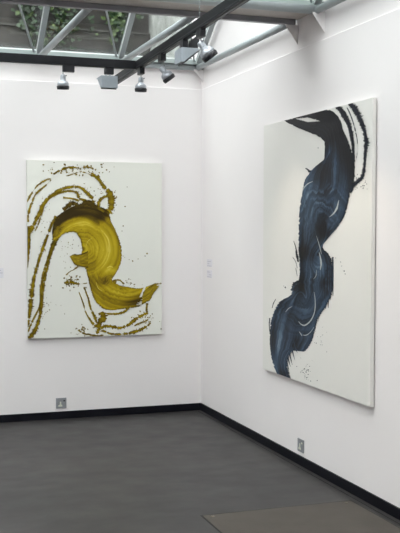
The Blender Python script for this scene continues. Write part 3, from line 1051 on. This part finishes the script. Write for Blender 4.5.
def toneB(U, V, X, Y, st):
    r1 = np.hypot((X - 324) * 1.5, (Y - 236) * .9) + (st - .5) * 9 + 3 * np.sin((X - Y * .6) * .22)
    r2 = np.hypot((X - 304) * 1.15, Y - 297) + (st - .5) * 6 + 1.5 * np.sin((X + Y) * .25)
    w1 = .85 * blob(X, Y, 322, 204, 26, 20) ; w2 = .9 * blob(X, Y, 303, 320, 17, 16)
    st = st * (1 - w1) * (1 - w2) + rings(r1, 21, .75) * w1 + rings(r2, 33, .85) * w2 * (1 - w1)
    t = .46 + (st - .5) * 1.1
    t -= .65 * np.clip((.22 - U) / .05, 0, 1)
    t -= .55 * blob(X, Y, 349, 163, 8, 26, -.15)
    t -= .50 * blob(X, Y, 340, 135, 9, 22, -.3)
    t -= .50 * blob(X, Y, 322, 172, 7, 16)
    t -= .50 * blob(X, Y, 322, 226, 6, 14, .3)
    t -= .35 * blob(X, Y, 326, 234, 6, 5)
    t -= .45 * blob(X, Y, 303, 252, 7, 7)
    t -= .45 * blob(X, Y, 301, 284, 5, 10)
    t -= .50 * blob(X, Y, 325, 284, 6, 8)
    t -= .35 * blob(X, Y, 315, 258, 4, 8)
    t -= .28 * blob(X, Y, 273, 340, 4, 22)
    t -= .35 * blob(X, Y, 284, 374, 7, 4)
    t -= .32 * blob(X, Y, 296, 345, 5, 6)
    t -= .22 * blob(X, Y, 280, 305, 8, 6)
    t += .10 * blob(X, Y, 330, 150, 5, 20, -.2)
    t += .10 * blob(X, Y, 310, 200, 10, 16)
    t += .12 * blob(X, Y, 316, 268, 6, 12)
    t += .10 * blob(X, Y, 303, 318, 14, 12)
    t += .12 * blob(X, Y, 279, 340, 4, 24, .1)
    t -= .15 * np.clip(1 - V / .04, 0, 1) + .22 * np.clip((V - .95) / .05, 0, 1)
    return np.minimum(t, .86)
def cutB(U, V, X, Y, st):
    # the lower fringe where the bristles lift off, and the right side of the middle
    f = smooth_noise(4, 46, U.shape[0], U.shape[1], 91)
    a = (V > .95) & (U > .93) & (f > .6)
    lens = (np.abs((Y - 119.8) - .10 * (X - 308)) < 2.0 - np.abs(X - 308) * .17)
    return a | lens
Bp.sweep('brush_stroke', Lb, Rb, 460, 110, toneB, 25, rag=1.0, end_rag=0.0, sv=15, su=8, cut=cutB,
         twists=((320, 224, 15, 2.0), (303, 300, 11, -1.6), (318, 268, 10, 1.3), (330, 190, 10, -.8)), sx=2.0)
Bp.begin()
Bp.fat = 1.2
# trailing bands on the right of the top curve
Bp.trail([(336.5, 106.5), (341, 110), (345.5, 117), (349, 124), (351.5, 133), (353, 143), (353.6, 152), (354, 162)], [2.5, 4.6, 4.2, 3.6, 3.4, 2.6, 2.0, 2.4], .06, .05, rag=.5, spikes=.35)
Bp.trail([(349.5, 102.6), (353, 106), (357.5, 113), (361, 120), (364, 128), (366, 137), (366.8, 144), (365.5, 153), (365, 163), (364, 171), (362, 178), (356, 183), (351, 187)], [3.0, 4.6, 4.4, 4.0, 3.4, 3.0, 4.0, 2.8, 2.0, 2.8, 3.0, 3.6, 4.0], .10, .06, rag=.7, spikes=.5)
Bp.trail([(347, 107), (350, 113), (353, 121), (355.5, 130), (357.5, 140), (357.5, 152), (356.6, 160)], [.8, .9, .8, .9, .6, .5, .4], .2, gaps=.3)
Bp.trail([(352, 186), (352, 190), (351, 193)], [3, 2, 1], .2, spikes=1.5)
Bp.fat = 1.0
for pts, wd in (((( 296.5, 252), (297.5, 257), (298.5, 262)), [1.2, 2.4, 1.2]), (((293, 257), (296, 262), (297.5, 268)), [.4, .5, .4]), (((296, 268), (297.5, 276)), [.5, .4]),
                (((294, 241), (296, 247), (297, 253)), [.5, .8, 1.6]), (((299.5, 284), (297, 282.5), (294.5, 285), (293, 291)), [3, 3.4, 4, 4.4]),
                (((276, 299), (273.5, 304), (272.5, 308)), [.6, .7, .5]), (((270, 318), (269.5, 325), (270, 332)), [.9, .8, .5]), (((306, 168), (309.5, 171), (313, 172)), [1, 2, 3])):
    Bp.trail(pts, wd, .12, spikes=.5)
# right flank of the middle: dry fringe running down
for x0, y0, x1, y1, wd in ((333, 257, 333.3, 296, 1.6), (331, 258, 331, 300, 1.6), (329, 262, 328.6, 308, 1.8), (326.5, 270, 326, 309, 1.6), (324, 285, 323.5, 307, 1.4), (321.5, 290, 320.6, 312, 1.0), (319.5, 300, 319, 320, .9)):
    Bp.trail([(x0, y0), ((x0 + x1) / 2, (y0 + y1) / 2), (x1, y1)], [wd, wd, wd * .3], .30, .12, rag=.3)
# fringe along the lower right
for k in range(5):
    q = k / 4 + random.uniform(-.08, .08)
    x = 297 - 8.5 * q; y = 347 + 16 * q
    Bp.trail([(x - 3, y - 6), (x - 1.4, y + 1), (x + .6, y + 6 + random.uniform(0, 3))], [1.6, 1.2, .2], .36, .12, rag=.3)
for x, y, r in ((341, 262, .5), (342, 266, .4), (344.5, 271, .6), (345.5, 274, .5), (336, 258, .4), (318.5, 148, .5), (285.5, 287.5, .9), (284, 286, .4), (367, 184, .5), (367.5, 189, .4), (316.6, 343, .5), (323, 335, .4), (327, 352, .4), (322, 342, .3),
                (304.5, 369, .7), (306.4, 372, .6), (308.5, 374.5, .5), (309, 371, .4), (303.6, 372.6, .5), (307, 377.5, .6), (305, 376, .4), (311, 381, .5), (301, 358, .3), (317.5, 380.5, .5)):
    Bp.dot(x, y, r, .25)
Bp.spray(307, 372, 3.5, 5, 26, .15, .4, .3)
Bp.spray(359, 182, 5, 4, 22, .2, .6, .15)
Bp.spray(321, 338, 3, 8, 12, .15, .35, .3)
Bp.end('paint_splatter')
# pale lines where bristles scraped to the ground
A.fat = Bp.fat = 1.0
Bp.begin('scraped_line')
def hl(pts, wd): Bp.trail(pts, wd, .98, .02, rag=.25, lift=.0034)
hl([(302.6, 193), (304, 188.5), (308, 184), (313.2, 181.5)], [.5, .9, 1.0, .4])
hl([(330, 217), (334.5, 213), (337.4, 208), (339.4, 200)], [.4, 1.6, 2.0, .4])
hl([(319.6, 252), (321, 258), (321.6, 264), (320.8, 270)], [.3, 1.4, 1.6, .4])
hl([(314.6, 292), (315.6, 300), (315.2, 311), (311.5, 320), (306, 325), (302, 324.5), (299, 321.5)], [.3, .8, 1.0, 1.3, 1.6, 1.2, .4])
hl([(314.6, 327), (311, 332), (307, 335), (303, 335)], [.3, .7, 1.0, .4])
hl([(302.4, 336), (301.4, 334), (299.6, 331.6)], [.4, 1.0, .4])
hl([(286, 312), (289, 308.5), (292.5, 306.5)], [.3, .7, .3])
hl([(317, 236), (320, 246), (322, 254)], [.2, .7, .3])
hl([(314, 279), (316.4, 276), (317, 270)], [.2, .6, .2])
A.begin('scraped_line')
def hy(pts, wd): A.trail(pts, wd, .99, .02, rag=.25, lift=.0034)
hy([(104, 233), (107.5, 238), (109, 244), (108, 252)], [.4, 1.3, 1.2, .4])
hy([(107, 268), (110, 266.4), (113, 267.5)], [.5, 1.4, .5])
hy([(86, 246), (88, 241), (92, 238)], [.2, .5, .2])
hy([(96, 282), (98, 288), (102, 291)], [.2, .5, .2])
